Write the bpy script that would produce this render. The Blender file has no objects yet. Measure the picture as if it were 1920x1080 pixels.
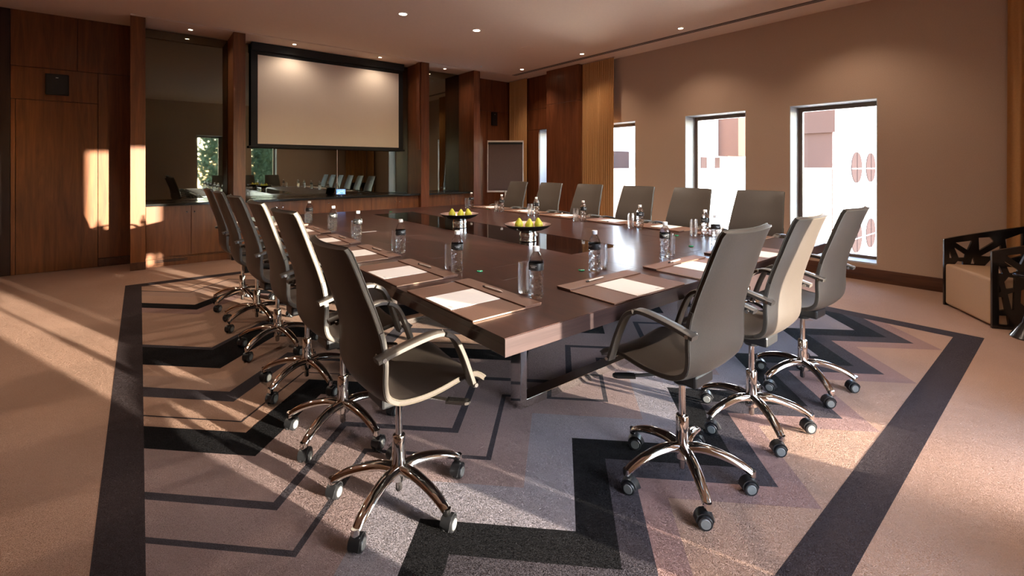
import bpy, bmesh, math, random
from mathutils import Vector, Matrix
random.seed(7)
S = bpy.context.scene
COL = S.collection
R = math.radians
PI = math.pi

# ------------------------------------------------------------------ camera, sky, sun, exposure
cam_d = bpy.data.cameras.new('camera'); cam = bpy.data.objects.new('camera', cam_d); COL.objects.link(cam)
cam.location = (0, 0, 1.3)
cam.rotation_euler = (R(90), 0, R(51.01 - 90))
cam_d.sensor_width = 36; cam_d.lens = 36 * 862 / 1920
cam_d.shift_y = -226 / 1920; cam_d.clip_start = 0.05; cam_d.clip_end = 300
S.camera = cam

SUN_DIR = Vector((-0.39, 1.0, -0.080)).normalized()
W = bpy.data.worlds.new('world'); S.world = W; W.use_nodes = True
wn = W.node_tree; wn.nodes.clear()
wo = wn.nodes.new('ShaderNodeOutputWorld'); wb = wn.nodes.new('ShaderNodeBackground')
sky = wn.nodes.new('ShaderNodeTexSky'); sky.sky_type = 'NISHITA'; sky.sun_disc = False
sky.sun_elevation = R(32); sky.sun_rotation = math.atan2(-SUN_DIR.x, -SUN_DIR.y)
sky.air_density = 1.0; sky.dust_density = 0.6
wn.links.new(sky.outputs[0], wb.inputs[0]); wn.links.new(wb.outputs[0], wo.inputs[0])
wb.inputs[1].default_value = 1.75

sun_d = bpy.data.lights.new('sun', 'SUN'); sun = bpy.data.objects.new('sun', sun_d); COL.objects.link(sun)
sun_d.energy = 16.0; sun_d.angle = R(0.6); sun_d.color = (1.0, 0.91, 0.76)
sun.rotation_euler = SUN_DIR.to_track_quat('-Z', 'Y').to_euler(); sun.location = (8, -20, 6)
DOWNLIGHT_W = 85.0

vs = S.view_settings
vs.view_transform = 'Standard'; vs.look = 'None'; vs.exposure = 1.08; vs.gamma = 1.0; vs.use_curve_mapping = False
S.cycles.use_denoising = True
S.cycles.max_bounces = 10; S.cycles.diffuse_bounces = 5; S.cycles.glossy_bounces = 5
S.cycles.transmission_bounces = 10; S.cycles.transparent_max_bounces = 12
S.cycles.caustics_reflective = False; S.cycles.caustics_refractive = False
S.cycles.sample_clamp_indirect = 6.0

# ------------------------------------------------------------------ materials
def M_(name):
    m = bpy.data.materials.new(name); m.use_nodes = True
    nt = m.node_tree; b = nt.nodes['Principled BSDF']
    return m, nt, b
def link(nt, a, b): nt.links.new(a, b)
def coords(nt, scale=(1, 1, 1), kind='Object'):
    tc = nt.nodes.new('ShaderNodeTexCoord'); mp = nt.nodes.new('ShaderNodeMapping')
    mp.inputs['Scale'].default_value = scale
    link(nt, tc.outputs[kind], mp.inputs[0]); return mp.outputs[0]
def noise(nt, vec, scale, detail=4, rough=.55, dist=0):
    n = nt.nodes.new('ShaderNodeTexNoise'); n.inputs['Scale'].default_value = scale
    n.inputs['Detail'].default_value = detail; n.inputs['Roughness'].default_value = rough
    n.inputs['Distortion'].default_value = dist
    link(nt, vec, n.inputs['Vector']); return n.outputs['Fac']
def ramp(nt, fac, stops):
    r = nt.nodes.new('ShaderNodeValToRGB'); e = r.color_ramp.elements
    while len(e) < len(stops): e.new(.5)
    for i, (p, c) in enumerate(stops): e[i].position = p; e[i].color = (*c, 1)
    link(nt, fac, r.inputs[0]); return r.outputs[0]
def bump(nt, b, h, strength=.3, dist=.005):
    n = nt.nodes.new('ShaderNodeBump'); n.inputs['Strength'].default_value = strength
    n.inputs['Distance'].default_value = dist
    link(nt, h, n.inputs['Height']); link(nt, n.outputs[0], b.inputs['Normal'])
def plain(name, c, rough=.5, metal=0, spec=.5, coat=0, var=.06, nscale=40, bmp=0):
    m, nt, b = M_(name)
    v = noise(nt, coords(nt), nscale, 3)
    lo = tuple(x * (1 - var) for x in c); hi = tuple(min(1, x * (1 + var)) for x in c)
    link(nt, ramp(nt, v, [(.3, lo), (.7, hi)]), b.inputs['Base Color'])
    b.inputs['Roughness'].default_value = rough; b.inputs['Metallic'].default_value = metal
    b.inputs['Specular IOR Level'].default_value = spec; b.inputs['Coat Weight'].default_value = coat
    b.inputs['Coat Roughness'].default_value = .1
    if bmp: bump(nt, b, v, bmp, .002)
    return m
def wood(name, dark, light, rough=.4, coat=.0, axis='z', scale=1.0, spec=.4, coat_rough=.15):
    m, nt, b = M_(name)
    st = {'z': (7, 7, .55), 'x': (.55, 7, 7), 'y': (7, .55, 7)}[axis]
    vec = coords(nt, tuple(s * scale for s in st))
    a = noise(nt, vec, 1.6, 5, .6, 1.2)
    st2 = {'z': (90, 90, 3), 'x': (3, 90, 90), 'y': (90, 3, 90)}[axis]
    f = noise(nt, coords(nt, tuple(s * scale for s in st2)), 1.5, 3, .6)
    mx = nt.nodes.new('ShaderNodeMath'); mx.operation = 'MULTIPLY_ADD'
    link(nt, f, mx.inputs[0]); mx.inputs[1].default_value = .35; link(nt, a, mx.inputs[2])
    link(nt, ramp(nt, mx.outputs[0], [(.45, dark), (.85, light)]), b.inputs['Base Color'])
    b.inputs['Roughness'].default_value = rough; b.inputs['Specular IOR Level'].default_value = spec
    b.inputs['Coat Weight'].default_value = coat; b.inputs['Coat Roughness'].default_value = coat_rough
    bump(nt, b, f, .08, .002)
    return m
def carpet(name, c, var=.10):
    m, nt, b = M_(name)
    vec = coords(nt)
    fine = noise(nt, vec, 210, 3, .7); big = noise(nt, vec, 1.3, 3, .5)
    lo = tuple(x * (1 - var) for x in c); hi = tuple(min(1, x * (1 + var)) for x in c)
    c1 = ramp(nt, fine, [(.3, lo), (.7, hi)])
    c2 = ramp(nt, big, [(.3, (.86, .85, .84)), (.7, (1, 1, 1))])
    mx = nt.nodes.new('ShaderNodeMix'); mx.data_type = 'RGBA'; mx.blend_type = 'MULTIPLY'
    mx.inputs[0].default_value = 1; link(nt, c1, mx.inputs[6]); link(nt, c2, mx.inputs[7])
    link(nt, mx.outputs[2], b.inputs['Base Color'])
    b.inputs['Roughness'].default_value = .95; b.inputs['Specular IOR Level'].default_value = .1
    b.inputs['Sheen Weight'].default_value = .25; b.inputs['Sheen Roughness'].default_value = .5
    b.inputs['Sheen Tint'].default_value = (*c, 1)
    # pile: every tuft leans its own way, so low light catches the sides of the fibres
    sn = nt.nodes.new('ShaderNodeVectorMath'); sn.operation = 'SNAP'; link(nt, vec, sn.inputs[0]); sn.inputs[1].default_value = (.0014, .0014, 1)
    nn = nt.nodes.new('ShaderNodeTexWhiteNoise'); nn.noise_dimensions = '3D'; link(nt, sn.outputs[0], nn.inputs['Vector'])
    a = nt.nodes.new('ShaderNodeVectorMath'); a.operation = 'SUBTRACT'; link(nt, nn.outputs['Color'], a.inputs[0]); a.inputs[1].default_value = (.5, .5, .5)
    k = nt.nodes.new('ShaderNodeVectorMath'); k.operation = 'MULTIPLY'; link(nt, a.outputs[0], k.inputs[0]); k.inputs[1].default_value = (3.2, 3.2, 0)
    ge = nt.nodes.new('ShaderNodeNewGeometry')
    ad = nt.nodes.new('ShaderNodeVectorMath'); ad.operation = 'ADD'; link(nt, k.outputs[0], ad.inputs[0]); link(nt, ge.outputs['Normal'], ad.inputs[1])
    no = nt.nodes.new('ShaderNodeVectorMath'); no.operation = 'NORMALIZE'; link(nt, ad.outputs[0], no.inputs[0])
    link(nt, no.outputs[0], b.inputs['Normal'])
    return m
def pane_mat(name, tint=(1, 1, 1)):
    m, nt, b = M_(name); nt.nodes.remove(b); out = nt.nodes['Material Output']
    t = nt.nodes.new('ShaderNodeBsdfTransparent'); t.inputs[0].default_value = (*tint, 1)
    g = nt.nodes.new('ShaderNodeBsdfGlossy'); g.inputs['Roughness'].default_value = .01
    f = nt.nodes.new('ShaderNodeFresnel'); f.inputs[0].default_value = 1.25
    mx = nt.nodes.new('ShaderNodeMixShader')
    link(nt, f.outputs[0], mx.inputs[0]); link(nt, t.outputs[0], mx.inputs[1]); link(nt, g.outputs[0], mx.inputs[2])
    link(nt, mx.outputs[0], out.inputs[0]); return m
def refr_mat(name, c, ior, clear):
    m, nt, b = M_(name); out = nt.nodes['Material Output']
    b.inputs['Base Color'].default_value = (*c, 1); b.inputs['Transmission Weight'].default_value = 1
    b.inputs['IOR'].default_value = ior; b.inputs['Roughness'].default_value = .0
    t = nt.nodes.new('ShaderNodeBsdfTransparent'); t.inputs[0].default_value = (*c, 1)
    mx = nt.nodes.new('ShaderNodeMixShader'); mx.inputs[0].default_value = clear
    link(nt, b.outputs[0], mx.inputs[1]); link(nt, t.outputs[0], mx.inputs[2]); link(nt, mx.outputs[0], out.inputs[0]); return m
def emit(name, c, s):
    m, nt, b = M_(name); b.inputs['Base Color'].default_value = (*c, 1)
    b.inputs['Emission Color'].default_value = (*c, 1); b.inputs['Emission Strength'].default_value = s; return m

MT = {}
MT['carpet'] = carpet('carpet_tan', (0.511, 0.320, 0.232))
MT['c_border'] = carpet('carpet_border_brown', (0.055, 0.040, 0.041))
MT['c_black'] = carpet('carpet_black', (0.011, 0.010, 0.011))
MT['c_grey'] = carpet('carpet_charcoal', (0.068, 0.057, 0.064))
MT['c_mauve'] = carpet('carpet_mauve', (0.370, 0.225, 0.195))
MT['c_bluegrey'] = carpet('carpet_blue_grey', (0.324, 0.283, 0.297))
MT['c_purple'] = carpet('carpet_purple_grey', (0.350, 0.248, 0.228))
MT['c_rose'] = carpet('carpet_rose_tan', (0.455, 0.297, 0.228))
MT['wall'] = plain('taupe_wallcovering', (.52, .365, .265), .75, var=.05, nscale=120, bmp=.15)
MT['reveal'] = plain('white_reveal_plaster', (.52, .52, .51), .7, var=.02)
MT['ceil'] = plain('ceiling_paint', (.90, .70, .54), .8, var=.02)
MT['ceil_lite'] = plain('ceiling_soffit_paint', (.90, .70, .54), .8, var=.02)
MT['slot'] = plain('slot_diffuser_dark', (.045, .028, .022), .6)
MT['wood'] = wood('walnut_panel', (.105, .031, .008), (.230, .076, .019), .42, .12)
MT['wood_red'] = wood('red_walnut_panel', (.105, .027, .010), (.225, .072, .026), .38, .12)
MT['wood_dark'] = wood('darkened_wood_panel', (.016, .006, .004), (.036, .013, .007), .4, .1)
MT['wood_base'] = wood('walnut_baseboard', (.055, .020, .009), (.12, .045, .02), .4, .1, 'y')
MT['cab'] = wood('walnut_cabinet', (.105, .032, .009), (.210, .072, .020), .4, .15)
MT['top'] = wood('dark_mahogany_table', (.018, .0055, .0040), (.055, .0190, .0130), .30, .3, 'y', 1.5, .5, .12)
MT['top_edge'] = wood('mahogany_table_edge', (.022, .011, .010), (.046, .026, .024), .35, .3, 'x', 1.5)
MT['blackglass'] = plain('black_glass', (.006, .005, .005), .04, spec=.7, var=0)
MT['granite'] = plain('black_granite', (.012, .012, .011), .12, spec=.6, var=.5, nscale=160)
MT['chrome'] = plain('polished_chrome', (.80, .78, .75), .07, 1, var=.02)
MT['steel'] = plain('brushed_steel', (.42, .40, .38), .25, 1, var=.04)
MT['leather'] = plain('taupe_leather', (.055, .042, .033), .42, spec=.45, var=.10, nscale=180, bmp=.12)
MT['piping'] = plain('leather_piping', (.085, .072, .056), .4, var=.05)
MT['armleather'] = plain('arm_leather', (.066, .054, .044), .42, var=.08, nscale=150, bmp=.1)
MT['blackplastic'] = plain('black_plastic', (.013, .013, .014), .35, var=.1)
MT['greyplastic'] = plain('grey_caster_cap', (.16, .16, .15), .4, var=.1)
MT['pad'] = plain('brown_leather_pad', (.150, .070, .043), .5, var=.12, nscale=160, bmp=.15)
MT['padedge'] = plain('raw_pad_edge', (.42, .25, .16), .6)
MT['paper'] = plain('white_paper', (.80, .76, .72), .8, var=.01)
MT['print'] = plain('grey_print', (.55, .52, .5), .8)
MT['pen'] = plain('silver_pen', (.66, .60, .54), .35, .3, var=.03)
MT['mirror'] = plain('smoked_mirror', (.19, .19, .15), .02, 1, var=0)
MT['screen'] = plain('projection_fabric', (.86, .76, .64), .85, var=.01)
MT['black'] = plain('matte_black', (.008, .008, .008), .7, var=.1)
MT['curtain'] = plain('gold_curtain', (.52, .265, .095), .8, var=.05, nscale=60)
MT['frame'] = plain('bronze_window_frame', (.13, .085, .06), .45, var=.05)
MT['pane'] = pane_mat('window_glass')
MT['white'] = plain('white_plastic', (.82, .81, .79), .4, var=.01)
MT['water'] = refr_mat('bottled_water', (.97, .99, .99), 1.33, .45)
MT['glass'] = refr_mat('tumbler_glass', (.985, .985, .985), 1.45, .3)
MT['label'] = plain('black_bottle_label', (.018, .017, .017), .4)
MT['labelmark'] = plain('label_silver_mark', (.5, .5, .48), .4)
MT['greenglass'] = plain('green_disc', (.02, .30, .12), .15, var=.1)
MT['pear'] = plain('green_pear_skin', (.50, .47, .035), .38, var=.18, nscale=25)
MT['stem'] = plain('pear_stem', (.07, .04, .02), .7)
MT['bowl_in'] = plain('bowl_pewter_inside', (.30, .20, .17), .3, .6, var=.1)
MT['bowl'] = plain('bowl_dark_glaze', (.018, .016, .015), .2, var=.2)
MT['hammered'] = plain('hammered_silver', (.7, .68, .65), .12, 1, var=.1, nscale=55, bmp=1.0)
MT['lattice'] = plain('black_lacquer', (.010, .008, .008), .2, coat=.3)
MT['sand'] = plain('sand_upholstery', (.44, .27, .155), .85, var=.05, nscale=200, bmp=.1)
MT['flip'] = plain('mauve_flip_pad', (.105, .058, .050), .6, var=.05)
MT['alu'] = plain('satin_aluminium', (.68, .60, .54), .35, .8, var=.02)
MT['lamp'] = emit('downlight_glow', (1.0, .80, .56), 14)
MT['ext_white'] = plain('exterior_white_render', (.82, .80, .77), .85, var=.02)
MT['ext_shade'] = plain('exterior_shade_tone', (.105, .055, .040), 1.0, spec=0, var=.04)  # faces turned from the sun: pinkish shade put into the colour
MT['ext_brown'] = plain('exterior_brown_opening', (.040, .027, .025), 1.0, spec=0)
MT['ext_glass'] = plain('exterior_window_glass', (.02, .023, .025), .1, spec=.8)
MT['ground'] = plain('exterior_paving', (.42, .38, .33), .9, var=.1, nscale=3)
MT['leaf'] = plain('tree_foliage', (.085, .12, .06), .7, var=.4, nscale=6)
MT['bark'] = plain('tree_bark', (.10, .07, .05), .9)
def tablet_mat():
    m, nt, b = M_('tablet_screen_glow')
    br = nt.nodes.new('ShaderNodeTexBrick'); br.inputs['Scale'].default_value = 36
    br.inputs['Color1'].default_value = (.12, .30, .85, 1); br.inputs['Color2'].default_value = (.45, .65, 1, 1)
    br.inputs['Mortar'].default_value = (.02, .04, .15, 1)
    link(nt, coords(nt), br.inputs['Vector'])
    link(nt, br.outputs[0], b.inputs['Emission Color']); b.inputs['Emission Strength'].default_value = 1.2
    b.inputs['Base Color'].default_value = (.02, .02, .03, 1); return m
MT['tablet'] = tablet_mat()

# ------------------------------------------------------------------ mesh helpers
class MB:
    def __init__(s): s.v = []; s.f = []; s.m = []; s.cur = 0
    def add(s, vs, fs):
        o = len(s.v); s.v += [tuple(p) for p in vs]
        for f in fs: s.f.append(tuple(i + o for i in f)); s.m.append(s.cur)
        return s
    def box(s, x0, x1, y0, y1, z0, z1, T=None):
        vs = [Vector((x, y, z)) for x in (x0, x1) for y in (y0, y1) for z in (z0, z1)]
        if T: vs = [T @ v for v in vs]
        return s.add(vs, [(0, 1, 3, 2), (4, 6, 7, 5), (0, 4, 5, 1), (2, 3, 7, 6), (0, 2, 6, 4), (1, 5, 7, 3)])
    def prism(s, pts, z0, z1, T=None):      # polygon in xy, counter-clockwise
        n = len(pts); vs = [Vector((x, y, z0)) for x, y in pts] + [Vector((x, y, z1)) for x, y in pts]
        if T: vs = [T @ v for v in vs]
        return s.add(vs, [tuple(range(n))[::-1], tuple(range(n, 2 * n))] + [(i, (i + 1) % n, n + (i + 1) % n, n + i) for i in range(n)])
    def lathe(s, prof, n=20, T=None, cap=True):
        vs = []; fs = []
        for r, z in prof:
            for k in range(n):
                a = 2 * PI * k / n; vs.append(Vector((r * math.cos(a), r * math.sin(a), z)))
        if T: vs = [T @ v for v in vs]
        for i in range(len(prof) - 1):
            for k in range(n):
                fs.append((i * n + k, i * n + (k + 1) % n, (i + 1) * n + (k + 1) % n, (i + 1) * n + k))
        if cap:
            fs.append(tuple(range(n))[::-1]); b = (len(prof) - 1) * n; fs.append(tuple(range(b, b + n)))
        return s.add(vs, fs)
    def sweep(s, path, section, up=Vector((0, 0, 1)), scales=None, closed=False):
        # section: list of (a, b): a along side, b along up-ish
        path = [Vector(p) for p in path]; n = len(path); k = len(section); vs = []; fs = []
        for i, p in enumerate(path):
            if closed: t = path[(i + 1) % n] - path[i - 1]
            else: t = path[min(i + 1, n - 1)] - path[max(i - 1, 0)]
            t.normalize(); side = t.cross(up)
            if side.length < 1e-4: side = Vector((0, 1, 0))
            side.normalize(); u2 = side.cross(t)
            sc = scales[i] if scales else 1
            for a, b in section: vs.append(p + side * a * sc + u2 * b * sc)
        rng = n if closed else n - 1
        for i in range(rng):
            j = (i + 1) % n
            for q in range(k): fs.append((i * k + q, i * k + (q + 1) % k, j * k + (q + 1) % k, j * k + q))
        if not closed:
            fs.append(tuple(range(k))[::-1]); fs.append(tuple(range((n - 1) * k, n * k)))
        return s.add(vs, fs)
    def tube(s, path, r, n=8, up=Vector((0, 0, 1)), scales=None, closed=False):
        return s.sweep(path, [(r * math.cos(2 * PI * q / n), r * math.sin(2 * PI * q / n)) for q in range(n)], up, scales, closed)
    def cyl(s, p, q, r, n=12, r2=None):
        p = Vector(p); q = Vector(q); d = q - p
        T = Matrix.Translation(p) @ d.to_track_quat('Z', 'Y').to_matrix().to_4x4()
        return s.lathe([(r, 0), (r2 or r, d.length)], n, T)
    def build(s, name, mat, parent=None, smooth=False, bevel=0, loc=None, rot=None, seg=2):
        me = bpy.data.meshes.new(name); me.from_pydata(s.v, [], s.f)
        for x in (mat if isinstance(mat, (list, tuple)) else [mat]): me.materials.append(MT[x])
        if isinstance(mat, (list, tuple)):
            for p, mi in zip(me.polygons, s.m): p.material_index = mi
        bm = bmesh.new(); bm.from_mesh(me); bmesh.ops.recalc_face_normals(bm, faces=bm.faces)
        bm.to_mesh(me); bm.free()
        if smooth:
            for p in me.polygons: p.use_smooth = True
            try: me.set_sharp_from_angle(angle=R(40))
            except Exception: pass
        o = bpy.data.objects.new(name, me); COL.objects.link(o)
        if parent: o.parent = parent
        if loc: o.location = loc
        if rot: o.rotation_euler = rot
        if bevel:
            b = o.modifiers.new('bevel', 'BEVEL'); b.width = bevel; b.segments = seg; b.limit_method = 'ANGLE'; b.angle_limit = R(40)
        return o
def tag(o, label=None, cat=None, group=None, kind=None):
    if label: o['label'] = label
    if cat: o['category'] = cat
    if group: o['group'] = group
    if kind: o['kind'] = kind
    return o
def thing(name, label, cat, loc=(0, 0, 0), rz=0, group=None):
    o = bpy.data.objects.new(name, None); COL.objects.link(o); o.empty_display_size = .1
    o.location = loc; o.rotation_euler = (0, 0, rz); return tag(o, label, cat, group)
def copy_tree(o, parent=None):
    c = o.copy(); COL.objects.link(c); c.parent = parent
    for ch in list(o.children): copy_tree(ch, c)
    return c
def place(o, loc, rz, label, first):
    c = o if first else copy_tree(o)
    c.location = loc; c.rotation_euler = (0, 0, rz); c['label'] = label; return c
def B(*a, **k): return MB().box(*a, **k)
def mark(o): return tag(o, kind='structure')
def Rz(a): return Matrix.Rotation(a, 4, 'Z')
ORD = ['nearest', 'second', 'third', 'fourth', 'fifth', 'farthest']

# ------------------------------------------------------------------ floor and carpet pattern
XR, YB, YN, XL, ZC = 6.5, 8.10, -0.22, -3.5, 3.21
TH = .36
floor = mark(B(XL, XR + TH, YN - TH, YB + .1, -.2, 0).build('floor', 'carpet'))
PX, HX = .807, .4035
CX0, CX1, CY0, CY1 = .015, 4.843, .612, 6.45
def tri(x): return abs((x % PX) - HX)
def stripe(lo, hi, mat, z=.0004):
    xs = [CX0] + [i * HX / 6 for i in range(1, 72)] + [CX1]
    up = [(x, min(CY1, hi + tri(x))) for x in xs]; dn = [(x, min(CY1, lo + tri(x))) for x in xs]
    n = len(xs); m = MB()
    m.add([(x, y, z) for x, y in dn] + [(x, y, z) for x, y in up],
          [(i, i + 1, n + i + 1, n + i) for i in range(n - 1) if up[i][1] - dn[i][1] > 1e-5 or up[i + 1][1] - dn[i + 1][1] > 1e-5])
    return m.build('carpet_stripe', mat, floor)
for lo, hi, mt in [(.616, .771, 'c_mauve'), (.771, .93, 'c_grey'), (.93, 1.133, 'c_black'), (1.133, 1.42, 'c_bluegrey'),
                   (1.42, 1.645, 'c_purple'), (1.645, 1.680, 'c_grey'), (1.680, 1.915, 'c_purple'), (1.915, 1.970, 'c_grey'),
                   (1.970, 2.336, 'c_purple'), (2.336, 2.573, 'c_black'), (2.69, 2.706, 'c_border'),
                   (2.955, 3.102, 'c_grey'), (3.102, 3.30, 'c_rose'), (3.50, 3.886, 'c_black'), (3.886, 3.945, 'c_grey'),
                   (4.904, 5.081, 'c_mauve'), (5.081, 5.277, 'c_black'), (5.60, 5.815, 'c_rose'), (5.815, 5.840, 'c_border'), (6.085, 6.105, 'c_border')]:
    stripe(lo, hi, mt)
bd = .155
for x0, x1, y0, y1 in [(CX0 - .14, CX0, CY0 - bd, CY1 + bd), (CX1, CX1 + bd, CY0 - bd, CY1 + bd), (CX0, CX1, CY0 - bd, CY0), (CX0, CX1, CY1, CY1 + bd)]:
    MB().add([(x0, y0, .0005), (x1, y0, .0005), (x1, y1, .0005), (x0, y1, .0005)], [(0, 1, 2, 3)]).build('carpet_border', 'c_border', floor)

# ------------------------------------------------------------------ walls
def holed(m, a0, a1, z0, z1, openings, put):
    """rectangle a0..a1 x z0..z1 minus openings (a,b,c,d) listed by rising a"""
    cur = a0
    for a, b, c, d in openings:
        if a > cur: put(cur, a, z0, z1)
        if c > z0: put(a, b, z0, c)
        if d < z1: put(a, b, d, z1)
        cur = b
    if cur < a1: put(cur, a1, z0, z1)
RW = [(1.445, 2.35, .19, 2.09), (2.90, 3.81, .19, 2.09), (4.72, 5.63, .19, 2.09), (6.20, 7.11, .19, 2.09)]
NW = [(1.285, 2.085, .03, 2.25), (2.70, 3.43, .03, 2.25)]
m = MB(); holed(m, YN, YB + .1, 0, ZC, RW, lambda a, b, c, d: m.box(XR, XR + TH, a, b, c, d)); wr = mark(m.build('wall_right', 'wall'))
m = MB(); holed(m, XL, XR + TH, 0, ZC, NW, lambda a, b, c, d: m.box(a, b, YN - TH, YN, c, d)); wf = mark(m.build('wall_front', 'wall'))
mark(B(XL - .1, XL, YN - TH, YB + .1, 0, ZC).build('wall_left', 'wood'))
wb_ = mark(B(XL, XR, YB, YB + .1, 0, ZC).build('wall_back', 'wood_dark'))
# ceiling with a slot running along the back bays and the window side
SY0, SY1, SX0, SX1 = 7.40, 7.465, 5.985, 6.085
ceil = mark(B(XL, XR + TH, YN - TH, SY0, ZC, ZC + .12).build('ceiling', 'ceil'))
m = MB().box(XL, XR + TH, SY1, YB + .1, ZC, ZC + .12); m.build('soffit', 'ceil_lite', ceil)
B(-.09, SX1, SY0, SY1, ZC + .012, ZC + .05).build('slot_diffuser', 'slot', ceil)
for k in range(2):
    y = SY0 + .014 + k * .022; B(-.09, SX1, y, y + .006, ZC - .001, ZC + .02).build('slot_rail', 'ceil', ceil)
B(XL, -.09, SY0, SY1, ZC, ZC + .1).build('soffit', 'ceil', ceil); B(SX1, XR + TH, SY0, SY1, ZC, ZC + .1).build('soffit', 'ceil', ceil)
# the slot along the window side: shallow dark channel with pale rails, let into the ceiling face
B(SX0, SX1, YN, SY0, ZC - .002, ZC + .002).build('slot_diffuser', 'slot', ceil)
for k in range(2):
    x = SX0 + .030 + k * .036; B(x, x + .004, YN, SY0, ZC - .004, ZC).build('slot_rail', 'ceil', ceil)

# baseboards
for y0, y1 in [(.0, 5.09)]:
    mark(B(XR - .018, XR, y0, y1, 0, .145).build('baseboard_right', 'wood_base', bevel=.003))
mark(B(XL, 1.285, YN, YN + .018, 0, .145).build('baseboard_front', 'wood_base'))

# windows: white reveals, bronze frame, pane, sill
def window(n, a0, a1, z0, z1, side):
    e = bpy.data.objects.new('window_%d' % n, None); COL.objects.link(e); mark(e)
    D = .30; fw = .055
    def bx(a, b, c, d, d0, d1, name, mat, bev=0):
        if side == 'R': mm = B(XR + d0, XR + d1, a, b, c, d)
        else: mm = B(a, b, YN - d1, YN - d0, c, d)
        return mm.build(name, mat, e, bevel=bev)
    t = .008
    bx(a0, a0 + t, z0, z1, 0, D, 'reveal', 'reveal'); bx(a1 - t, a1, z0, z1, 0, D, 'reveal', 'reveal')
    bx(a0, a1, z1 - t, z1, 0, D, 'reveal', 'reveal'); bx(a0, a1, z0, z0 + .02, -.004, D, 'sill', 'reveal')
    bx(a0, a0 + fw, z0, z1, D - .03, D + .03, 'frame', 'frame', .004); bx(a1 - fw, a1, z0, z1, D - .03, D + .03, 'frame', 'frame', .004)
    bx(a0 + fw, a1 - fw, z1 - fw * 1.1, z1, D - .03, D + .03, 'frame', 'frame', .004); bx(a0 + fw, a1 - fw, z0, z0 + fw, D - .03, D + .03, 'frame', 'frame', .004)
    bx(a0 + fw, a1 - fw, z0 + fw, z1 - fw * 1.1, D - .003, D + .003, 'pane', 'pane')
for i, w in enumerate(RW): window(i + 1, *w, 'R')
for i, w in enumerate(NW): window(i + 5, *w, 'N')
B(1.86, 2.0, YN - .33, YN - .27, .03, 2.25).build('mullion', 'frame', bpy.data.objects['window_5'])

# wood panelling on the back wall, left part with flush door, right part
def bpanel(x0, x1, z0, z1, mat='wood', name='panel', par=wb_, t=.03):
    g = .0025
    return B(x0 + g, x1 - g, YB - t, YB, z0 + g, z1 - g).build(name, mat, par, bevel=.0015)
for x0, x1 in [(XL, -2.4), (-2.4, -1.208)]: bpanel(x0, x1, 0, ZC, 'wood_dark')  # shade at the left wall end is put into a darker wood colour
bpanel(-1.208, -1.166, 0, 2.13, 'wood')
for x0, x1 in [(-1.208, -.62), (-.62, -.09)]: bpanel(x0, x1, 2.53, ZC)
bpanel(-1.208, -.425, 2.13, 2.53)
bpanel(-.425, -.09, .11, 2.53); bpanel(-.425, -.09, 0, .11, 'wood_base')
door = mark(B(-1.163, -.428, YB - .03, YB, .004, 2.127).build('door_1', 'wood', bevel=.002))
bpanel(5.24, 5.86, 0, 2.52, 'wood_red'); bpanel(5.86, XR, 0, 2.52, 'wood_red'); bpanel(5.24, XR, 2.52, ZC, 'wood_red')
# wood cladding round the far window and the pilaster in front of it
def rpanel(y0, y1, z0, z1, x0=6.475, mat='wood_red'):
    g = .0025; return B(x0, XR, y0 + g, y1 - g, z0 + g, z1 - g).build('panel', mat, wr, bevel=.0015)
rpanel(5.80, 8.07, 2.52, ZC); rpanel(5.80, 8.07, 2.09, 2.52); rpanel(7.11, 8.07, 0, 2.09); rpanel(5.80, 6.20, 0, 2.09); rpanel(6.20, 7.11, 0, .19)
pil = thing('wood_pilaster', 'red walnut pilaster between the two gold curtains on the window wall', 'pilaster', (6.38, 6.22, 0))
for y0, y1, z0, z1 in [(5.80, 5.97, 0, 2.54), (5.97, 6.66, 0, 2.54), (5.80, 6.66, 2.54, ZC)]:
    g = .002; B(-.11, .09, y0 - 6.22 + g, y1 - 6.22 - g, z0 + g, z1 - g - .001).build('panel', 'wood_red', pil, bevel=.002)

# ------------------------------------------------------------------ mirrored bays: columns, mirrors, counters, cabinets
YC, YM = 7.52, 8.03
def column(x0, x1, label, mat, drop=False):
    t = thing('wood_column', label, 'column', ((x0 + x1) / 2, (YC + YM) / 2, 0)); w = (x1 - x0) / 2; d = (YM + .065 - YC) / 2
    B(-w, w, -d + .02, d, 0, ZC - .001).build('core', mat, t); B(-w - .004, w + .004, -d, -d + .02, .0, ZC - .001).build('face', mat, t, bevel=.002)
    B(-w - .006, w + .006, -d - .006, -d, .001, .10).build('skirting', 'wood_base', t)
    if drop: B(-w - .03, -w - .005, -d + .03, -d + .14, 1.62, ZC - .002).build('side_fin', mat, t, bevel=.002)
    return t
column(-.09, .052, 'walnut column beside the flush door, left end of the counter', 'wood')
column(1.025, 1.168, 'walnut column to the left of the projection screen', 'wood')
column(3.955, 4.11, 'walnut column to the right of the projection screen', 'wood_red', True)
column(5.10, 5.24, 'walnut column closest to the flip chart', 'wood_red')
bays = [(.052, 1.025), (1.168, 3.955), (4.11, 5.10)]
def mir(x0, x1, z0, z1, par): B(x0, x1, YM, YM + .006, z0, z1).build('mirror_pane', 'mirror', par, loc=(-(bx0 + bx1) / 2, -YM, 0))
blab = ['left of the screen, beside the door', 'below and behind the projection screen', 'right of the screen, near the flip chart']
doors = [[(.06, .538, 1), (.542, 1.018, -1)], [(1.176, 1.638, 1), (1.642, 2.11, -1), (2.114, 2.58, 0), (2.584, 3.063, 2), (3.067, 3.53, 1), (3.534, 3.947, -1)], [(4.118, 4.64, 1), (4.644, 5.092, -1)]]
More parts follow.
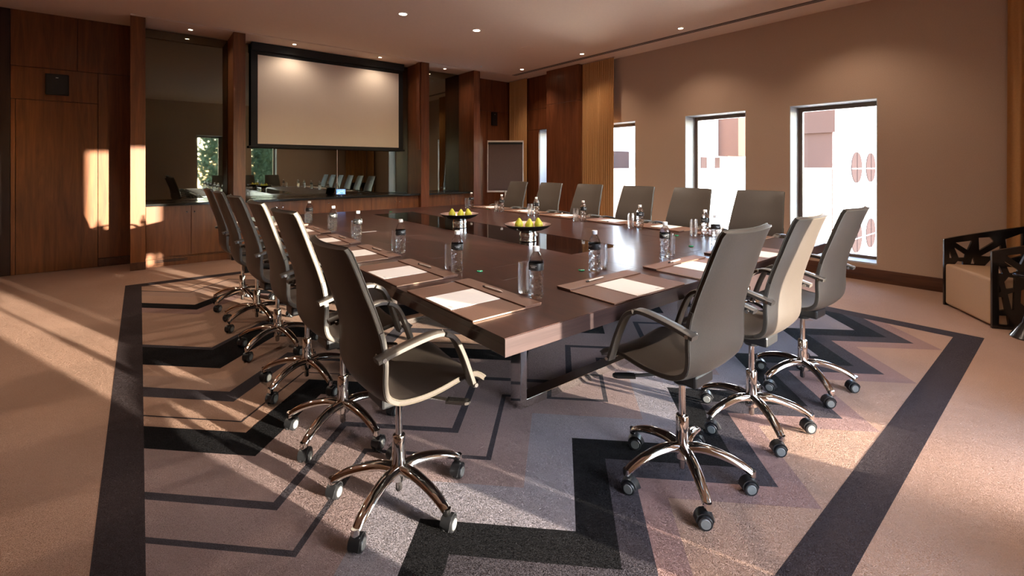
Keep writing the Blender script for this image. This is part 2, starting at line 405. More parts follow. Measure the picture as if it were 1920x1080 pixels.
for i, (bx0, bx1) in enumerate(bays):
    xm = (bx0 + bx1) / 2
    t = thing('wall_mirror', 'smoked mirror panel above the counter, ' + blab[i], 'mirror', (xm, YM, 0))
    if i == 1:
        mir(bx0 + .006, 2.632, .83, ZC - .012, t); mir(2.640, bx1 - .006, .83, ZC - .012, t)
        B(2.632 - xm, 2.640 - xm, -.001, .006, .83, ZC - .012).build('joint_strip', 'alu', t)
    else: mir(bx0 + .006, bx1 - .006, .83, ZC - .012, t)
    c = tag(B(bx0 + .002 - xm, bx1 - .002 - xm, 0, YM - YC - .008, 0, .032).build('countertop', 'granite', loc=(xm, YC, .795), bevel=.003),
            'polished black stone countertop over the cabinets ' + blab[i], 'countertop')
    # cabinets: pairs of doors make one unit
    ds = doors[i]; prs = [ds[k:k + 2] for k in range(0, len(ds), 2)]
    for k, pr_ in enumerate(prs):
        x0 = pr_[0][0]; x1 = pr_[-1][1]; xc = (x0 + x1) / 2
        lab = ['walnut two-door cabinet below the counter beside the door',
               ['walnut two-door cabinet behind the left row of chairs, left under the screen', 'walnut cabinet in the middle under the projection screen', 'walnut two-door cabinet right under the screen, beside the column'][k],
               'walnut two-door cabinet near the flip chart'][i] if i != 1 else ['walnut two-door cabinet behind the left row of chairs, left under the screen', 'walnut cabinet in the middle under the projection screen', 'walnut two-door cabinet right under the screen, beside the column'][k]
        cb = thing('cabinet', lab, 'cabinet', (xc, 7.58, 0), 0, 'walnut cabinets under the mirrored counter')
        B(x0 - .004 - xc, x1 + .002 - xc, .02, .43, .10, .794).build('body', 'cab', cb)
        B(x0 - .004 - xc, x1 + .002 - xc, .01, .43, 0.001, .098).build('plinth', 'cab', cb)
        for a, b, s in pr_:
            d = B(a - xc, b - xc, 0, .02, .125, .785).build('door', 'cab', cb, bevel=.002)
            if s:
                kx = {1: b - .045, -1: a + .035, 2: (a + b) / 2 - .25 + .0}[s] - xc
                if s == 2: continue
                MB().lathe([(.004, 0), (.004, .012), (.010, .014), (.012, .020), (.008, .025)], 12, Matrix.Translation((kx, 0, .70)) @ Matrix.Rotation(R(90), 4, 'X')).build('knob', 'chrome', d, smooth=True)
            elif not s:
                MB().lathe([(.004, 0), (.004, .012), (.010, .014), (.012, .020), (.008, .025)], 12, Matrix.Translation(((a + b) / 2 - xc, 0, .73)) @ Matrix.Rotation(R(90), 4, 'X')).build('knob', 'chrome', d, smooth=True)
        if i == 0:
            for z in (.055, .075): B(.15 - xc, .50 - xc, .004, .012, z, z + .009).build('vent_slot', 'black', cb)

# projection screen
sx0, sx1, sz0, sz1 = 1.405, 3.72, 1.665, 3.03
ps = thing('projection_screen', 'large pale projection screen with black border in front of the mirror', 'screen', ((sx0 + sx1) / 2, 7.93, 0)); w = (sx1 - sx0) / 2
B(-w, w, -.001, .004, sz0, sz1).build('fabric', 'screen', ps)
B(-w - .09, w + .09, .004, .012, sz0 - .03, ZC - .06).build('black_border', 'black', ps)
B(-w - .09, w + .09, -.05, .07, 3.09, ZC - .002).build('casing', 'black', ps, bevel=.004)
B(-w - .115, w + .115, -.018, .018, sz0 - .065, sz0 - .03).build('bottom_bar', 'black', ps, bevel=.008)
# wall speakers
def speaker(x, z, w, h, label):
    t = thing('wall_speaker', label, 'speaker', (x, YB - .03, z))
    B(-w / 2, w / 2, -.035, -.001, -h / 2, h / 2).build('cabinet', 'black', t, bevel=.004)
    B(-w / 2 + .012, w / 2 - .012, -.040, -.035, -h / 2 + .012, h / 2 - .012).build('grille', 'blackplastic', t)
    B(-.012, .012, -.042, -.040, h / 2 - .05, h / 2 - .044).build('badge', 'white', t)
speaker(-.803, 2.335, .21, .26, 'square black speaker above the flush wooden door')
speaker(6.02, 2.36, .15, .29, 'small black speaker on the wood wall above the flip chart')
# control tablet on the counter
t = thing('control_tablet', 'small lit touch panel standing on the black counter', 'tablet', (2.60, 7.74, .827), R(-20))
T = Matrix.Rotation(R(-20), 4, 'X')
MB().box(-.085, .085, -.008, .008, .012, .125, T).build('case', 'blackplastic', t, bevel=.004)
MB().box(-.07, .07, -.0095, -.008, .025, .112, T).build('screen', 'tablet', t)
MB().lathe([(.06, 0), (.055, .012), (.02, .03)], 20, Matrix.Translation((0, .02, .0))).build('foot', 'blackplastic', t, smooth=True)

# ------------------------------------------------------------------ curtains
def curtain(label, p0, p1, folds, amp, seed):
    rnd = random.Random(seed); p0 = Vector((*p0, 0)); p1 = Vector((*p1, 0)); d = p1 - p0; L = d.length; d.normalize(); nrm = Vector((-d.y, d.x, 0))
    n = folds * 10; ph = [rnd.uniform(.7, 1.3) for _ in range(folds + 1)]
    def row(z, k):
        out = []
        for i in range(n + 1):
            u = i / n; f = u * folds; a = amp * (ph[int(min(f, folds - 1))] * .8 + .2) * (1 + .25 * k * math.sin(f * 1.7 + seed))
            out.append(p0 + d * (u * L + .012 * k * math.sin(2 * PI * f + 1)) + nrm * (a * math.sin(2 * PI * f)) + Vector((0, 0, z)))
        return out
    zs = [.012, .8, 1.6, 2.4, ZC - .012]; m = MB(); th = .004; vs = []; fs = []
    for side in (0, 1):
        for j, z in enumerate(zs):
            for v in row(z, 1 - j / 4): vs.append(v + nrm * (th if side else 0))
    N = n + 1; K = len(zs); o = N * K
    for j in range(K - 1):
        for i in range(n):
            q = j * N + i; fs.append((q, q + 1, q + N + 1, q + N)); fs.append((o + q, o + q + N, o + q + N + 1, o + q + 1))
    for i in range(n):
        fs.append((i, o + i, o + i + 1, i + 1)); q = (K - 1) * N + i; fs.append((q, q + 1, o + q + 1, o + q))
    for j in range(K - 1):
        for i in (0, n):
            q = j * N + i; fs.append((q, q + N, o + q + N, o + q))
    mid = (p0 + p1) / 2; t = thing('curtain', label, 'curtain', mid, 0, 'gold floor length curtains')
    m.add([v - mid for v in vs], fs).build('drape', 'curtain', t, smooth=True)
    a, b = p0 - mid - d * .01, p1 - mid + d * .01
    MB().cyl(a + Vector((0, 0, ZC - .006)), b + Vector((0, 0, ZC - .006)), .005, 8).build('track', 'alu', t)
curtain('gold curtain in the room corner behind the flip chart', (6.40, 7.40), (6.40, 8.00), 11, .016, 3)
curtain('gold curtain between the wood pilaster and the window wall', (6.36, 5.06), (6.36, 5.785), 15, .016, 5)
curtain('gold curtain edge at the far right behind the lattice armchair', (6.40, -.13), (6.40, .43), 5, .03, 9)
curtain('gold curtain on the wall behind the camera, seen in the mirror', (5.6, -.13), (6.34, -.13), 6, .03, 11)

# ------------------------------------------------------------------ ceiling fittings
def downlight(x, y, r, label, power, cone=120):
    t = thing('recessed_downlight', label, 'downlight', (x, y, ZC), 0, 'recessed ceiling downlights')
    MB().lathe([(r * .72, -.001), (r, -.001), (r, -.006), (r * .74, -.008), (r * .72, -.001)], 24, cap=False).build('trim_ring', 'white', t, smooth=True)
    MB().lathe([(r * .72, -.003), (r * .70, -.0025)], 24).build('lens', 'lamp', t)
    ld = bpy.data.lights.new('downlight_beam', 'SPOT'); ld.energy = power; ld.color = (1.0, .81, .64); ld.spot_size = R(cone); ld.spot_blend = .8; ld.shadow_soft_size = r * .7
    lo = bpy.data.objects.new('downlight_beam', ld); COL.objects.link(lo); lo.parent = t; lo.location = (0, 0, -.02)
big = [(2.54, 5.29, 'large recessed downlight over the far end of the table, left one'), (3.64, 5.28, 'large recessed downlight over the far end of the table, right one'),
       (2.54, 3.2, 'recessed downlight above the middle of the table, left one'), (3.64, 3.2, 'recessed downlight above the middle of the table, right one'),
       (2.54, 1.1, 'recessed downlight above the near end of the table, left one'), (3.64, 1.1, 'recessed downlight above the near end of the table, right one'),
       (-.9, 3.2, 'added fill light above the open carpet on the left, near one'), (-.9, 5.3, 'added fill light above the open carpet on the left, far one')]  # left pair added out of view to brighten the carpet there
for x, y, l in big: downlight(x, y, .065, l, DOWNLIGHT_W * (.5 if x < 0 else .6 if y < 2 else 1.05))
for x, y, l in [(5.757, 1.62, 'small downlight along the window wall, nearest one'), (5.757, 3.44, 'small downlight along the window wall, above the middle windows'), (5.77, 5.26, 'small downlight along the window wall, before the gold curtain'),
                (5.77, 6.82, 'small downlight in the corner above the flip chart')]: downlight(x, y, .045, l, DOWNLIGHT_W * .22)
for x, y, l in [(1.86, 7.65, 'small downlight in the soffit above the screen, left one'), (3.23, 7.62, 'small downlight in the soffit above the screen, right one'),
                (.544, 7.74, 'small downlight in the soffit over the mirror beside the door'), (4.58, 7.72, 'small downlight in the soffit over the narrow right mirror')]: downlight(x, y, .035, l, DOWNLIGHT_W * .07, 150)
t = thing('ceiling_speaker', 'round flush ceiling speaker grille above the table', 'speaker', (4.82, 5.58, ZC))
MB().lathe([(.10, -.001), (.10, -.007), (.092, -.010), (.0, -.010)], 28).build('grille', 'ceil', t, smooth=True)
t = thing('sprinkler_head', 'tiny ceiling sprinkler near the slot in the far corner', 'sprinkler', (5.0, 7.1, ZC))
MB().lathe([(.022, -.001), (.022, -.005), (.008, -.008), (.008, -.02), (.014, -.022)], 14).build('head', 'white', t, smooth=True)

# ------------------------------------------------------------------ conference table
TX0, TX1, TY0, TY1, TZ = .928, 3.952, 1.185, 5.86, .74
tc = ((TX0 + TX1) / 2, (TY0 + TY1) / 2)
tb = thing('conference_table', 'large dark mahogany conference table with black glass centre', 'table', (*tc, 0))
IX0, IX1, IY0, IY1 = 2.16, 2.665, 2.06, 5.3
loc_ = (-tc[0], -tc[1], 0)
g = .0005
# veneered top: four fields round the glass, butted with fine joints
for x0, x1, y0, y1 in [(TX0, IX0, TY0, 2.06), (IX0, IX1, TY0, 2.06), (IX1, TX1, TY0, 2.06), (TX0, IX0, 2.06, 3.45), (TX0, IX0, 3.45, TY1),
                       (IX1, TX1, 2.06, 3.45), (IX1, TX1, 3.45, TY1), (IX0, IX1, 5.3, TY1)]:
    B(x0 + g, x1 - g, y0 + g, y1 - g, TZ - .02, TZ).build('top_panel', 'top', tb, loc=loc_)
B(TX0 + .001, TX1 - .001, TY0 + .001, TY1 - .001, TZ - .062, TZ - .0205).build('apron', 'top', tb, loc=loc_, bevel=.002)
B(TX0, TX1, TY0 - .003, TY0, TZ - .062, TZ - .002).build('edge_band', 'top_edge', tb, loc=loc_)
B(IX0 + g, IX1 - g, IY0 + g, IY1 - g, TZ - .02, TZ - .0015).build('glass_inlay', 'blackglass', tb, loc=loc_)
for x0, x1, y0, y1 in [(1.40, 1.62, 1.80, 2.02), (1.40, 1.62, 2.50, 2.72), (1.40, 1.62, 3.18, 3.40), (1.40, 1.62, 3.9, 4.12), (1.98, 2.14, 1.56, 1.72), (2.75, 2.97, 1.62, 1.78), (3.25, 3.42, 2.1, 2.3), (3.25, 3.42, 2.75, 2.95), (3.25, 3.42, 3.5, 3.7)]:
    B(x0, x1, y0, y1, TZ - .001, TZ + .0004).build('cable_hatch', 'top', tb, loc=loc_)
for y in (1.885, 3.5, 5.10):
    lf = MB(); x0, x1, t_, d_ = 1.585, 3.295, .045, .085
    lf.box(x0, x0 + t_, y, y + d_, 0, TZ - .062); lf.box(x1 - t_, x1, y, y + d_, 0, TZ - .062)
    lf.box(x0 + t_, x1 - t_, y, y + d_, 0.0, .045); lf.box(x0 + t_, x1 - t_, y, y + d_, TZ - .10, TZ - .062)
    lf.build('sled_leg', 'chrome', tb, loc=loc_, bevel=.002)

# ------------------------------------------------------------------ swivel chairs
def cat(pts, n):      # Catmull-Rom through points
    P_ = [Vector(p) for p in pts]; P_ = [2 * P_[0] - P_[1]] + P_ + [2 * P_[-1] - P_[-2]]; out = []
    for i in range(1, len(P_) - 2):
        for k in range(n):
            t = k / n; a, b, c, d = P_[i - 1:i + 3]
            out.append(.5 * ((2 * b) + (c - a) * t + (2 * a - 5 * b + 4 * c - d) * t * t + (3 * b - a - 3 * c + d) * t ** 3))
    out.append(P_[-2]); return out
PROF = [(-.296, 0, 1.072), (-.264, 0, .99), (-.235, 0, .905), (-.206, 0, .82), (-.184, 0, .74), (-.173, 0, .66), (-.169, 0, .59), (-.152, 0, .535),
        (-.105, 0, .500), (-.04, 0, .488), (.04, 0, .490), (.12, 0, .503), (.18, 0, .510), (.225, 0, .503), (.258, 0, .478)]
def half_w(z, x):
    if x < -.12: return .210 - .026 * max(0, (z - .66) / .40) + .004 * math.sin(PI * min(1, max(0, (z - .5) / .5)))
    return .210 - .012 * max(0, (x - .1) / .15)
def make_chair():
    root = thing('swivel_chair', '', 'chair', group='taupe leather swivel chairs round the table')
    c = cat(PROF, 3); n = len(c); mm = 12; th = .024
    def pt(i, s, off):
        p = c[i]; t = (c[min(i + 1, n - 1)] - c[max(i - 1, 0)]).normalized(); nr = Vector((-t.z, 0, t.x))   # towards sitter
        w = half_w(p.z, p.x); back = p.x < -.15
        cup = (.016 + .014 * min(1, max(0, (p.z - .52) / .2))) * abs(s) ** 2.2
        topdip = -.010 * abs(s) ** 3 if i == 0 else 0
        edge = 1 - .30 * (abs(s) > .97)
        return p + Vector((0, s * w, topdip)) + nr * (cup + off * edge)
    ss = [-1 + 2 * k / mm for k in range(mm + 1)]; K = mm + 1; m = MB(); vs = []; fs = []
    for off in (th / 2, -th / 2):
        for i in range(n):
            for s in ss: vs.append(pt(i, s, off))
    o = n * K
    for i in range(n - 1):
        for k in range(mm):
            q = i * K + k; fs.append((q, q + 1, q + K + 1, q + K)); fs.append((o + q, o + q + K, o + q + K + 1, o + q + 1))
    for i in range(n - 1):
        for k in (0, mm): q = i * K + k; fs.append((q, q + K, o + q + K, o + q))
    for k in range(mm):
        fs.append((k, o + k, o + k + 1, k + 1)); q = (n - 1) * K + k; fs.append((q, q + 1, o + q + 1, o + q))
    sh = m.add(vs, fs).build('seat_shell', 'leather', root, smooth=True)
    for off in (th / 2 - .001, -th / 2 + .001):
        loop = [pt(i, -1, off) for i in range(n)] + [pt(n - 1, s, off) for s in ss[1:-1]] + [pt(i, 1, off) for i in range(n - 1, -1, -1)] + [pt(0, s, off) for s in ss[-2:0:-1]]
        MB().tube(loop, .0026, 5, Vector((.3, .2, 1)), closed=True).build('piping', 'piping', sh, smooth=True)
    # side rails: polished strips along the edge from armrest down to the seat
    for s in (-1, 1):
        rail = [pt(i, s, 0) + Vector((0, s * .003, 0)) for i in range(11, 25)]
        MB().sweep(rail, [(-.0065, -.003), (.0065, -.003), (.0065, .003), (-.0065, .003)], Vector((0, 1, 0))).build('side_rail', 'armleather', root, smooth=False)
        y = s * .240
        ap = cat([(-.192, y, .697), (-.09, y, .722), (.01, y, .738), (.060, y, .732), (.100, y, .705), (.134, y, .640), (.165, y, .555), (.182, y, .505)], 4)
        sec = [(-.022, -.006), (-.018, -.009), (.018, -.009), (.022, -.006), (.022, .006), (.018, .009), (-.018, .009), (-.022, .006)]
        a = MB().sweep(ap, sec, Vector((0, 0, 1)) if False else Vector((-1, 0, .3)), ).build('armrest', 'armleather', root, smooth=True)
        for p, q in (((-.172, s * .200, .699), (-.172, s * .222, .699)), ((.182, s * .200, .512), (.182, s * .268, .512)), ((-.172, s * .258, .701), (-.172, s * .265, .701))):
            MB().cyl(p, q, .0075, 14).build('pivot', 'steel', a, smooth=True)
    mech = MB(); mech.box(-.10, .10, -.07, .07, .425, .478); mech.lathe([(.035, .40), (.05, .428)], 16); mech.build('tilt_mechanism', 'blackplastic', root, bevel=.01)
    for s, nm in ((-1, 'tilt_lever'), (1, 'height_lever')):
        l = MB(); l.cyl((.03, s * .06, .445), (.115, s * .165, .438), .007, 8)
        T = Matrix.Translation((.145, s * .20, .436)) @ Rz(s * R(48)); l.build(nm, 'steel' if s < 0 else 'blackplastic', root)
        pd = MB(); pts = [(-.045, -.018), (.03, -.018), (.043, -.010), (.047, 0), (.043, .010), (.03, .018), (-.045, .018)]; pd.prism(pts, -.005, .005, T)
        for k in range(5): yy = -.013 + k * .0065; pd.box(-.035, .036, yy - .0012, yy + .0012, .005, .007, T)
        pd.build('paddle', 'steel' if s < 0 else 'blackplastic', bpy.data.objects[root.children[-1].name])
    MB().lathe([(.0135, .25), (.0135, .405)], 16).build('gas_rod', 'chrome', root, smooth=True)
    MB().lathe([(.032, .115), (.0275, .13), (.0255, .20), (.0255, .262), (.023, .268), (.014, .270)], 20).build('sleeve', 'chrome', root, smooth=True)
    bs = MB().lathe([(.020, .085), (.032, .095), (.036, .125), (.032, .15), (.024, .158)], 20).build('base_hub', 'chrome', root, smooth=True)
    MB().lathe([(.010, .045), (.013, .05), (.013, .088)], 12).build('pin', 'steel', bs, smooth=True)
    for k in range(5):
        a = R(-4 + 72 * k); ca, sa = math.cos(a), math.sin(a)
        path = [(r * ca, r * sa, z) for r, z in [(v.x, v.z) for v in cat([(.015, 0, .135), (.07, 0, .143), (.13, 0, .136), (.19, 0, .119), (.235, 0, .098), (.258, 0, .082)], 3)]]
        np_ = len(path); sec = [(.0235 * math.cos(2 * PI * q / 12), .0170 * math.sin(2 * PI * q / 12)) for q in range(12)]
        MB().sweep(path, sec, scales=[1.15 - .38 * i / (np_ - 1) for i in range(np_)]).build('base_leg', 'chrome', root, smooth=True)
        rr = .262; sw = a + R([35, -50, 80, 15, -70][k]); c0 = Vector((rr * ca, rr * sa, 0)); T = Matrix.Translation(c0) @ Rz(sw)
        cs = MB(); cs.lathe([(.013, .066), (.0155, .072), (.014, .092)], 12, Matrix.Translation(c0)); cst = cs.build('caster', 'chrome', root, smooth=True)
        TR = T @ Matrix.Translation((-.012, 0, .028)) @ Matrix.Rotation(R(90), 4, 'X')
        for s in (-1, 1):
            wh = MB().lathe([(.020, s * .006), (.0275, s * .008), (.028, s * .018), (.024, s * .024), (.0, s * .0245)], 18, TR).build('wheel', 'blackplastic', cst, smooth=True)
        hd = MB(); hp = []
        for q in range(9):
            an = R(-10 + 25 * q); hp.append((-.012 + .031 * math.cos(an), 0, .030 + .031 * math.sin(an)))
        hp = [T @ Vector(p) for p in hp]; hd.sweep(hp, [(-.019, -.002), (.019, -.002), (.019, .002), (-.019, .002)], Vector((.01, .02, 1))).build('hood', 'blackplastic', cst, smooth=True)
        for s in (-1, 1): MB().lathe([(.019, s * .0240), (.017, s * .0262), (0, s * .0262)], 16, TR).build('wheel_cap', 'greyplastic', cst, smooth=True)
    return root
chair = make_chair()
LEFT = [(.785, 1.67), (.778, 2.286), (.78, 2.923), (.772, 3.646), (.762, 4.338), (.757, 5.005)]
RIGHT = [(4.10, 1.82), (4.10, 2.48), (4.10, 3.12), (4.11, 3.85), (4.11, 4.54), (4.12, 5.26)]
FRONT = [(1.76, 1.045), (2.416, 1.05), (3.083, 1.045)]
jit = random.Random(3); first = True
for i, (x, y) in enumerate(LEFT):
    place(chair, (x, y, .0008), R([0, 1, -1, 1.5, -.5, 0][i]), 'taupe leather swivel chair, %s from the camera in the left row' % ORD[i], first).scale = (1, 1, .965 if i == 0 else 1.03); first = False
for i, (x, y) in enumerate(RIGHT):
    place(chair, (x, y, .0008), R(180 + [0, -1, 1, 0, 1, -2][i]), 'dark leather swivel chair on the window side of the table, %s from the camera' % ORD[i], False).scale = (1, 1.09, 1.01)
for i, (x, y) in enumerate(FRONT):
    place(chair, (x, y, .0008), R(90 + [0, 1, -1][i]), 'leather swivel chair at the near table end, ' + ['leftmost of three, back in shade', 'middle of three with sunlit back', 'rightmost of three, before the big window'][i], False).scale = (1, 1, 1)

# ------------------------------------------------------------------ place settings
def make_pad():   # local: x towards table centre (0 = outer edge), y across
    t = thing('desk_pad', '', 'desk pad', group='brown leather desk pads')
    B(0, .335, -.262, .262, 0, .006).build('base', 'pad', t, bevel=.0015)
    B(.001, .248, .262, .2635, .001, .006).build('edge', 'padedge', t); B(.001, .248, -.2635, -.262, .001, .006).build('edge', 'padedge', t)
    B(.250, .336, -.264, .264, .006, .012).build('flap', 'pad', t, bevel=.002)
    return t
pad = make_pad()
def make_paper():
    t = thing('paper_sheet', '', 'paper', group='white note sheets on the desk pads')
    B(0, .240, -.103, .103, 0, .0015).build('sheets', 'paper', t)
    B(.012, .022, -.085, -.055, .0015, .0017).build('printed_mark', 'print', t)
    return t
paper = make_paper()
def make_pen():
    t = thing('pen', '', 'pen', group='slim silver pens on the desk pads')
    MB().cyl((0, -.06, .0045), (0, .045, .0045), .0045, 10).build('barrel', 'pen', t, smooth=True)
    MB().cyl((0, -.06, .0045), (0, -.075, .0045), .0045, 10, .001).build('tip', 'pen', t, smooth=True)
    MB().cyl((0, .045, .0045), (0, .062, .0045), .004, 10, .003).build('button', 'blackplastic', t, smooth=True)
    B(.0035, .006, .0, .045, .003, .0055).build('clip', 'chrome', t)
    return t
pen = make_pen()
seats = []
for i, y in enumerate([1.64, 2.27, 2.93, 3.60, 4.28, 4.97]): seats.append((.933, y, 0, ORD[i] + ' left-side seat'))
for i, y in enumerate([1.80, 2.44, 3.06, 3.74, 4.44, 5.17]): seats.append((3.947, y, PI, ORD[i] + ' window-side seat'))
for i, x in enumerate([1.765, 2.43, 3.09]): seats.append((x, 1.19, PI / 2, ['left', 'middle', 'right'][i] + ' near-end seat'))
for i, (x, y, rz, lab) in enumerate(seats):
    c, s = math.cos(rz), math.sin(rz); off = lambda a, b, z: (x + c * a - s * b, y + s * a + c * b, z)
    place(pad, (x, y, TZ + .0005), rz, 'brown leather desk pad at the ' + lab, i == 0)
    place(paper, off(.006, .0, TZ + .0067), rz, 'white paper on the desk pad at the ' + lab, i == 0)
    place(pen, off(.293, .02 if i != 12 else .05, TZ + .0127), rz + R(3), 'silver pen on the flap of the desk pad at the ' + lab, i == 0)
# bottles and tumblers
def make_bottle():
    t = thing('water_bottle', '', 'bottle', group='clear plastic water bottles on the table')
    prof = [(.026, 0), (.031, .004), (.0325, .012)]
    for k in range(5): z = .018 + k * .021; prof += [(.0325, z), (.0308, z + .0105)]
    prof += [(.0325, .118), (.0325, .150), (.0315, .157), (.0265, .172), (.0195, .185), (.0135, .195), (.0125, .199), (.0125, .203)]
    n = 16; vs = []; fs = []
    for j, (r, z) in enumerate(prof):
        for k in range(n):
            rr = r * (1 - .10 * (((j + k) % 4) < 2)) if .016 < z < .117 else r
            a = 2 * PI * k / n; vs.append((rr * math.cos(a), rr * math.sin(a), z))
    for j in range(len(prof) - 1):
        for k in range(n): fs.append((j * n + k, j * n + (k + 1) % n, (j + 1) * n + (k + 1) % n, (j + 1) * n + k))
    fs += [tuple(range(n))[::-1], tuple(range((len(prof) - 1) * n, len(prof) * n))]
    MB().add(vs, fs).build('body', 'water', t)
    lb = MB().lathe([(.0329, .119), (.0332, .120), (.0332, .148), (.0329, .149)], 28, cap=False).build('label_band', 'label', t, smooth=True)
    for a0 in (0, 120, 240):
        for zc, hw in ((.139, .016), (.133, .010)):
            vs = []; m = MB()
            for k in range(7):
                a = R(a0) + (k - 3) / 3 * hw / .0335; vs += [(.0335 * math.cos(a), .0335 * math.sin(a), zc - .0012), (.0335 * math.cos(a), .0335 * math.sin(a), zc + .0012)]
            m.add(vs, [(2 * k, 2 * k + 2, 2 * k + 3, 2 * k + 1) for k in range(6)]); m.build('printed_mark', 'labelmark', lb)
    MB().lathe([(.0145, .199), (.0150, .201), (.0150, .217), (.0138, .219), (0, .219)], 20).build('cap', 'white', t, smooth=True)
    return t
bottle = make_bottle()
def make_tumbler():
    t = thing('glass_tumbler', '', 'glass', group='clear tumblers beside the bottles')
    MB().lathe([(.0, 0), (.025, 0), (.027, .003), (.0285, .06), (.0285, .100), (.0268, .136), (.0255, .136), (.0270, .100), (.027, .06), (.0245, .012), (0, .012)], 24, cap=False).build('body', 'glass', t, smooth=True)
    return t
tum = make_tumbler()
bt = []
for i, y in enumerate([1.48, 2.116, 2.81, 3.57, 4.16, 4.90]): bt.append((1.332, y, 1.336, y + .082, ORD[i] + ' left-side seat'))
for i, y in enumerate([1.90, 2.52, 3.21, 3.93, 4.58, 5.26]): bt.append((3.54, y, 3.525, y + .09, ORD[i] + ' window-side seat'))
for i, (x, y) in enumerate([(1.913, 1.653), (2.557, 1.635), (3.21, 1.645)]): bt.append((x, y, x + .078, y + .012, ['left', 'middle', 'right'][i] + ' near-end seat'))
for i, (x, y, tx, ty, lab) in enumerate(bt):
    place(bottle, (x, y, TZ + .0004), R(205 + 37 * i), 'clear water bottle with white cap at the ' + lab, i == 0)
    place(tum, (tx, ty, TZ + .0004), 0, 'empty clear tumbler beside the bottle at the ' + lab, i == 0)
# green discs
def make_disc():
    t = thing('green_disc', '', 'disc', group='small green glass discs')
    MB().lathe([(.014, 0), (.017, .002), (.017, .005), (.013, .007), (0, .0075)], 20).build('body', 'greenglass', t, smooth=True)
    MB().lathe([(.009, .0074), (.007, .0082), (0, .0084)], 16).build('top', 'label', t, smooth=True)
    return t
disc = make_disc()
for i, (x, y, lab) in enumerate([(1.42, 2.03, 'beside the bottle of the nearest left place'), (1.42, 3.12, 'between the third and fourth left bottles'), (1.42, 4.50, 'by the far left bottles'), (2.45, 5.45, 'beyond the far end of the black glass'),
                                 (3.62, 4.98, 'by the farthest bottles on the window side'), (1.86, 1.70, 'behind the bottle of the left near-end place'), (3.42, 2.08, 'near the window side bottle closest to the camera'), (3.03, 1.73, 'between the middle and right near-end bottles')]):
    place(disc, (x, y, TZ + .0003), 0, 'small green disc on the table ' + lab, i == 0)
# fruit bowls and pears
def make_bowl():
    t = thing('fruit_bowl', '', 'bowl', group='footed fruit bowls on the black glass')
    MB().lathe([(0, .074), (.05, .074), (.11, .086), (.155, .105), (.182, .126), (.184, .128), (.180, .129), (.150, .110), (.105, .092), (.05, .081), (0, .080)], 36, cap=False).build('dish', 'bowl', t, smooth=True)
    MB().lathe([(0, .0805), (.05, .0815), (.105, .0925), (.150, .1105), (.179, .1292)], 36, cap=False).build('inner_glaze', 'bowl_in', t, smooth=True)
    MB().lathe([(.062, 0), (.066, .004), (.064, .03), (.067, .055), (.060, .074), (.0, .0745)], 28).build('foot', 'hammered', t, smooth=True)
    return t
bowl = make_bowl()
def make_pear():
    t = thing('pear', '', 'pear', group='green pears in the fruit bowls')
    MB().lathe([(0, .0), (.016, .001), (.027, .010), (.033, .026), (.031, .042), (.023, .056), (.015, .068), (.011, .077), (.006, .082), (0, .083)], 20).build('flesh', 'pear', t, smooth=True)
    MB().tube([(0, 0, .080), (.001, 0, .088), (.004, 0, .098)], .0018, 6, Vector((0, 1, 0))).build('stem', 'stem', t)
    return t
pear = make_pear(); k = 0
for bi, (x, y, lab) in enumerate([(2.31, 2.66, 'nearer'), (2.33, 3.66, 'farther')]):
    place(bowl, (x, y, TZ - .0012), 0, 'dark footed bowl with green pears, the %s of the two' % lab, bi == 0)
    for (dx, dy, rz, l2) in [(-.058, .040, 20, 'left'), (.002, -.010, 140, 'middle'), (.066, -.056, 260, 'right')]:
        pr2 = place(pear, (x + dx, y + dy, TZ + (.087 if l2 == 'middle' else .093)), R(rz), 'green pear in the %s fruit bowl, %s one' % (lab, l2), k == 0); k += 1
        pr2.rotation_euler = (R(6), R(-5), R(rz))

# ------------------------------------------------------------------ flip chart easel
fr = R(51.01 - 90)
fc = thing('flip_chart', 'flip chart easel with dark mauve pad and pale frame in the corner', 'flip chart', (5.42, 6.90, 0), fr)
T = Matrix.Translation((0, 0, .0)) @ Matrix.Rotation(R(-6), 4, 'X')
MB().box(-.335, .335, .0, .018, .86, 1.80, T).build('board', 'flip', fc)
b = MB()
b.box(-.35, -.333, -.006, .022, .84, 1.83, T).box(.333, .35, -.006, .022, .84, 1.83, T).box(-.35, .35, -.006, .022, 1.80, 1.835, T); b.build('frame', 'alu', fc, bevel=.002)
MB().box(-.35, .35, -.06, .022, .825, .855, T).build('pen_tray', 'alu', fc, bevel=.003)
MB().box(-.32, .32, -.012, -.001, .90, 1.765, T).build('paper_pad', 'flip', fc)
MB().box(-.335, .335, -.022, -.0, 1.755, 1.80, T).build('clamp', 'black', fc, bevel=.004)
MB().cyl((0, -.09 + .0, .72), (0, -.085 + .01, .86), .016).build('neck', 'alu', fc)
MB().cyl((0, -.09, .05), (0, -.09, .74), .02, 14).build('post', 'alu', fc, smooth=True)
for k in range(5):
    a = R(90 + 72 * k); MB().cyl((0, -.09, .065), (.34 * math.cos(a), -.09 + .34 * math.sin(a), .012), .012, 10).build('foot', 'alu', fc)

# ------------------------------------------------------------------ lattice armchair
ff = math.atan2(.84, -.54)
ac = thing('lattice_armchair', 'armchair with black cut-out lattice sides and sand upholstery', 'armchair', (5.80, .38, 0), ff - PI / 2)
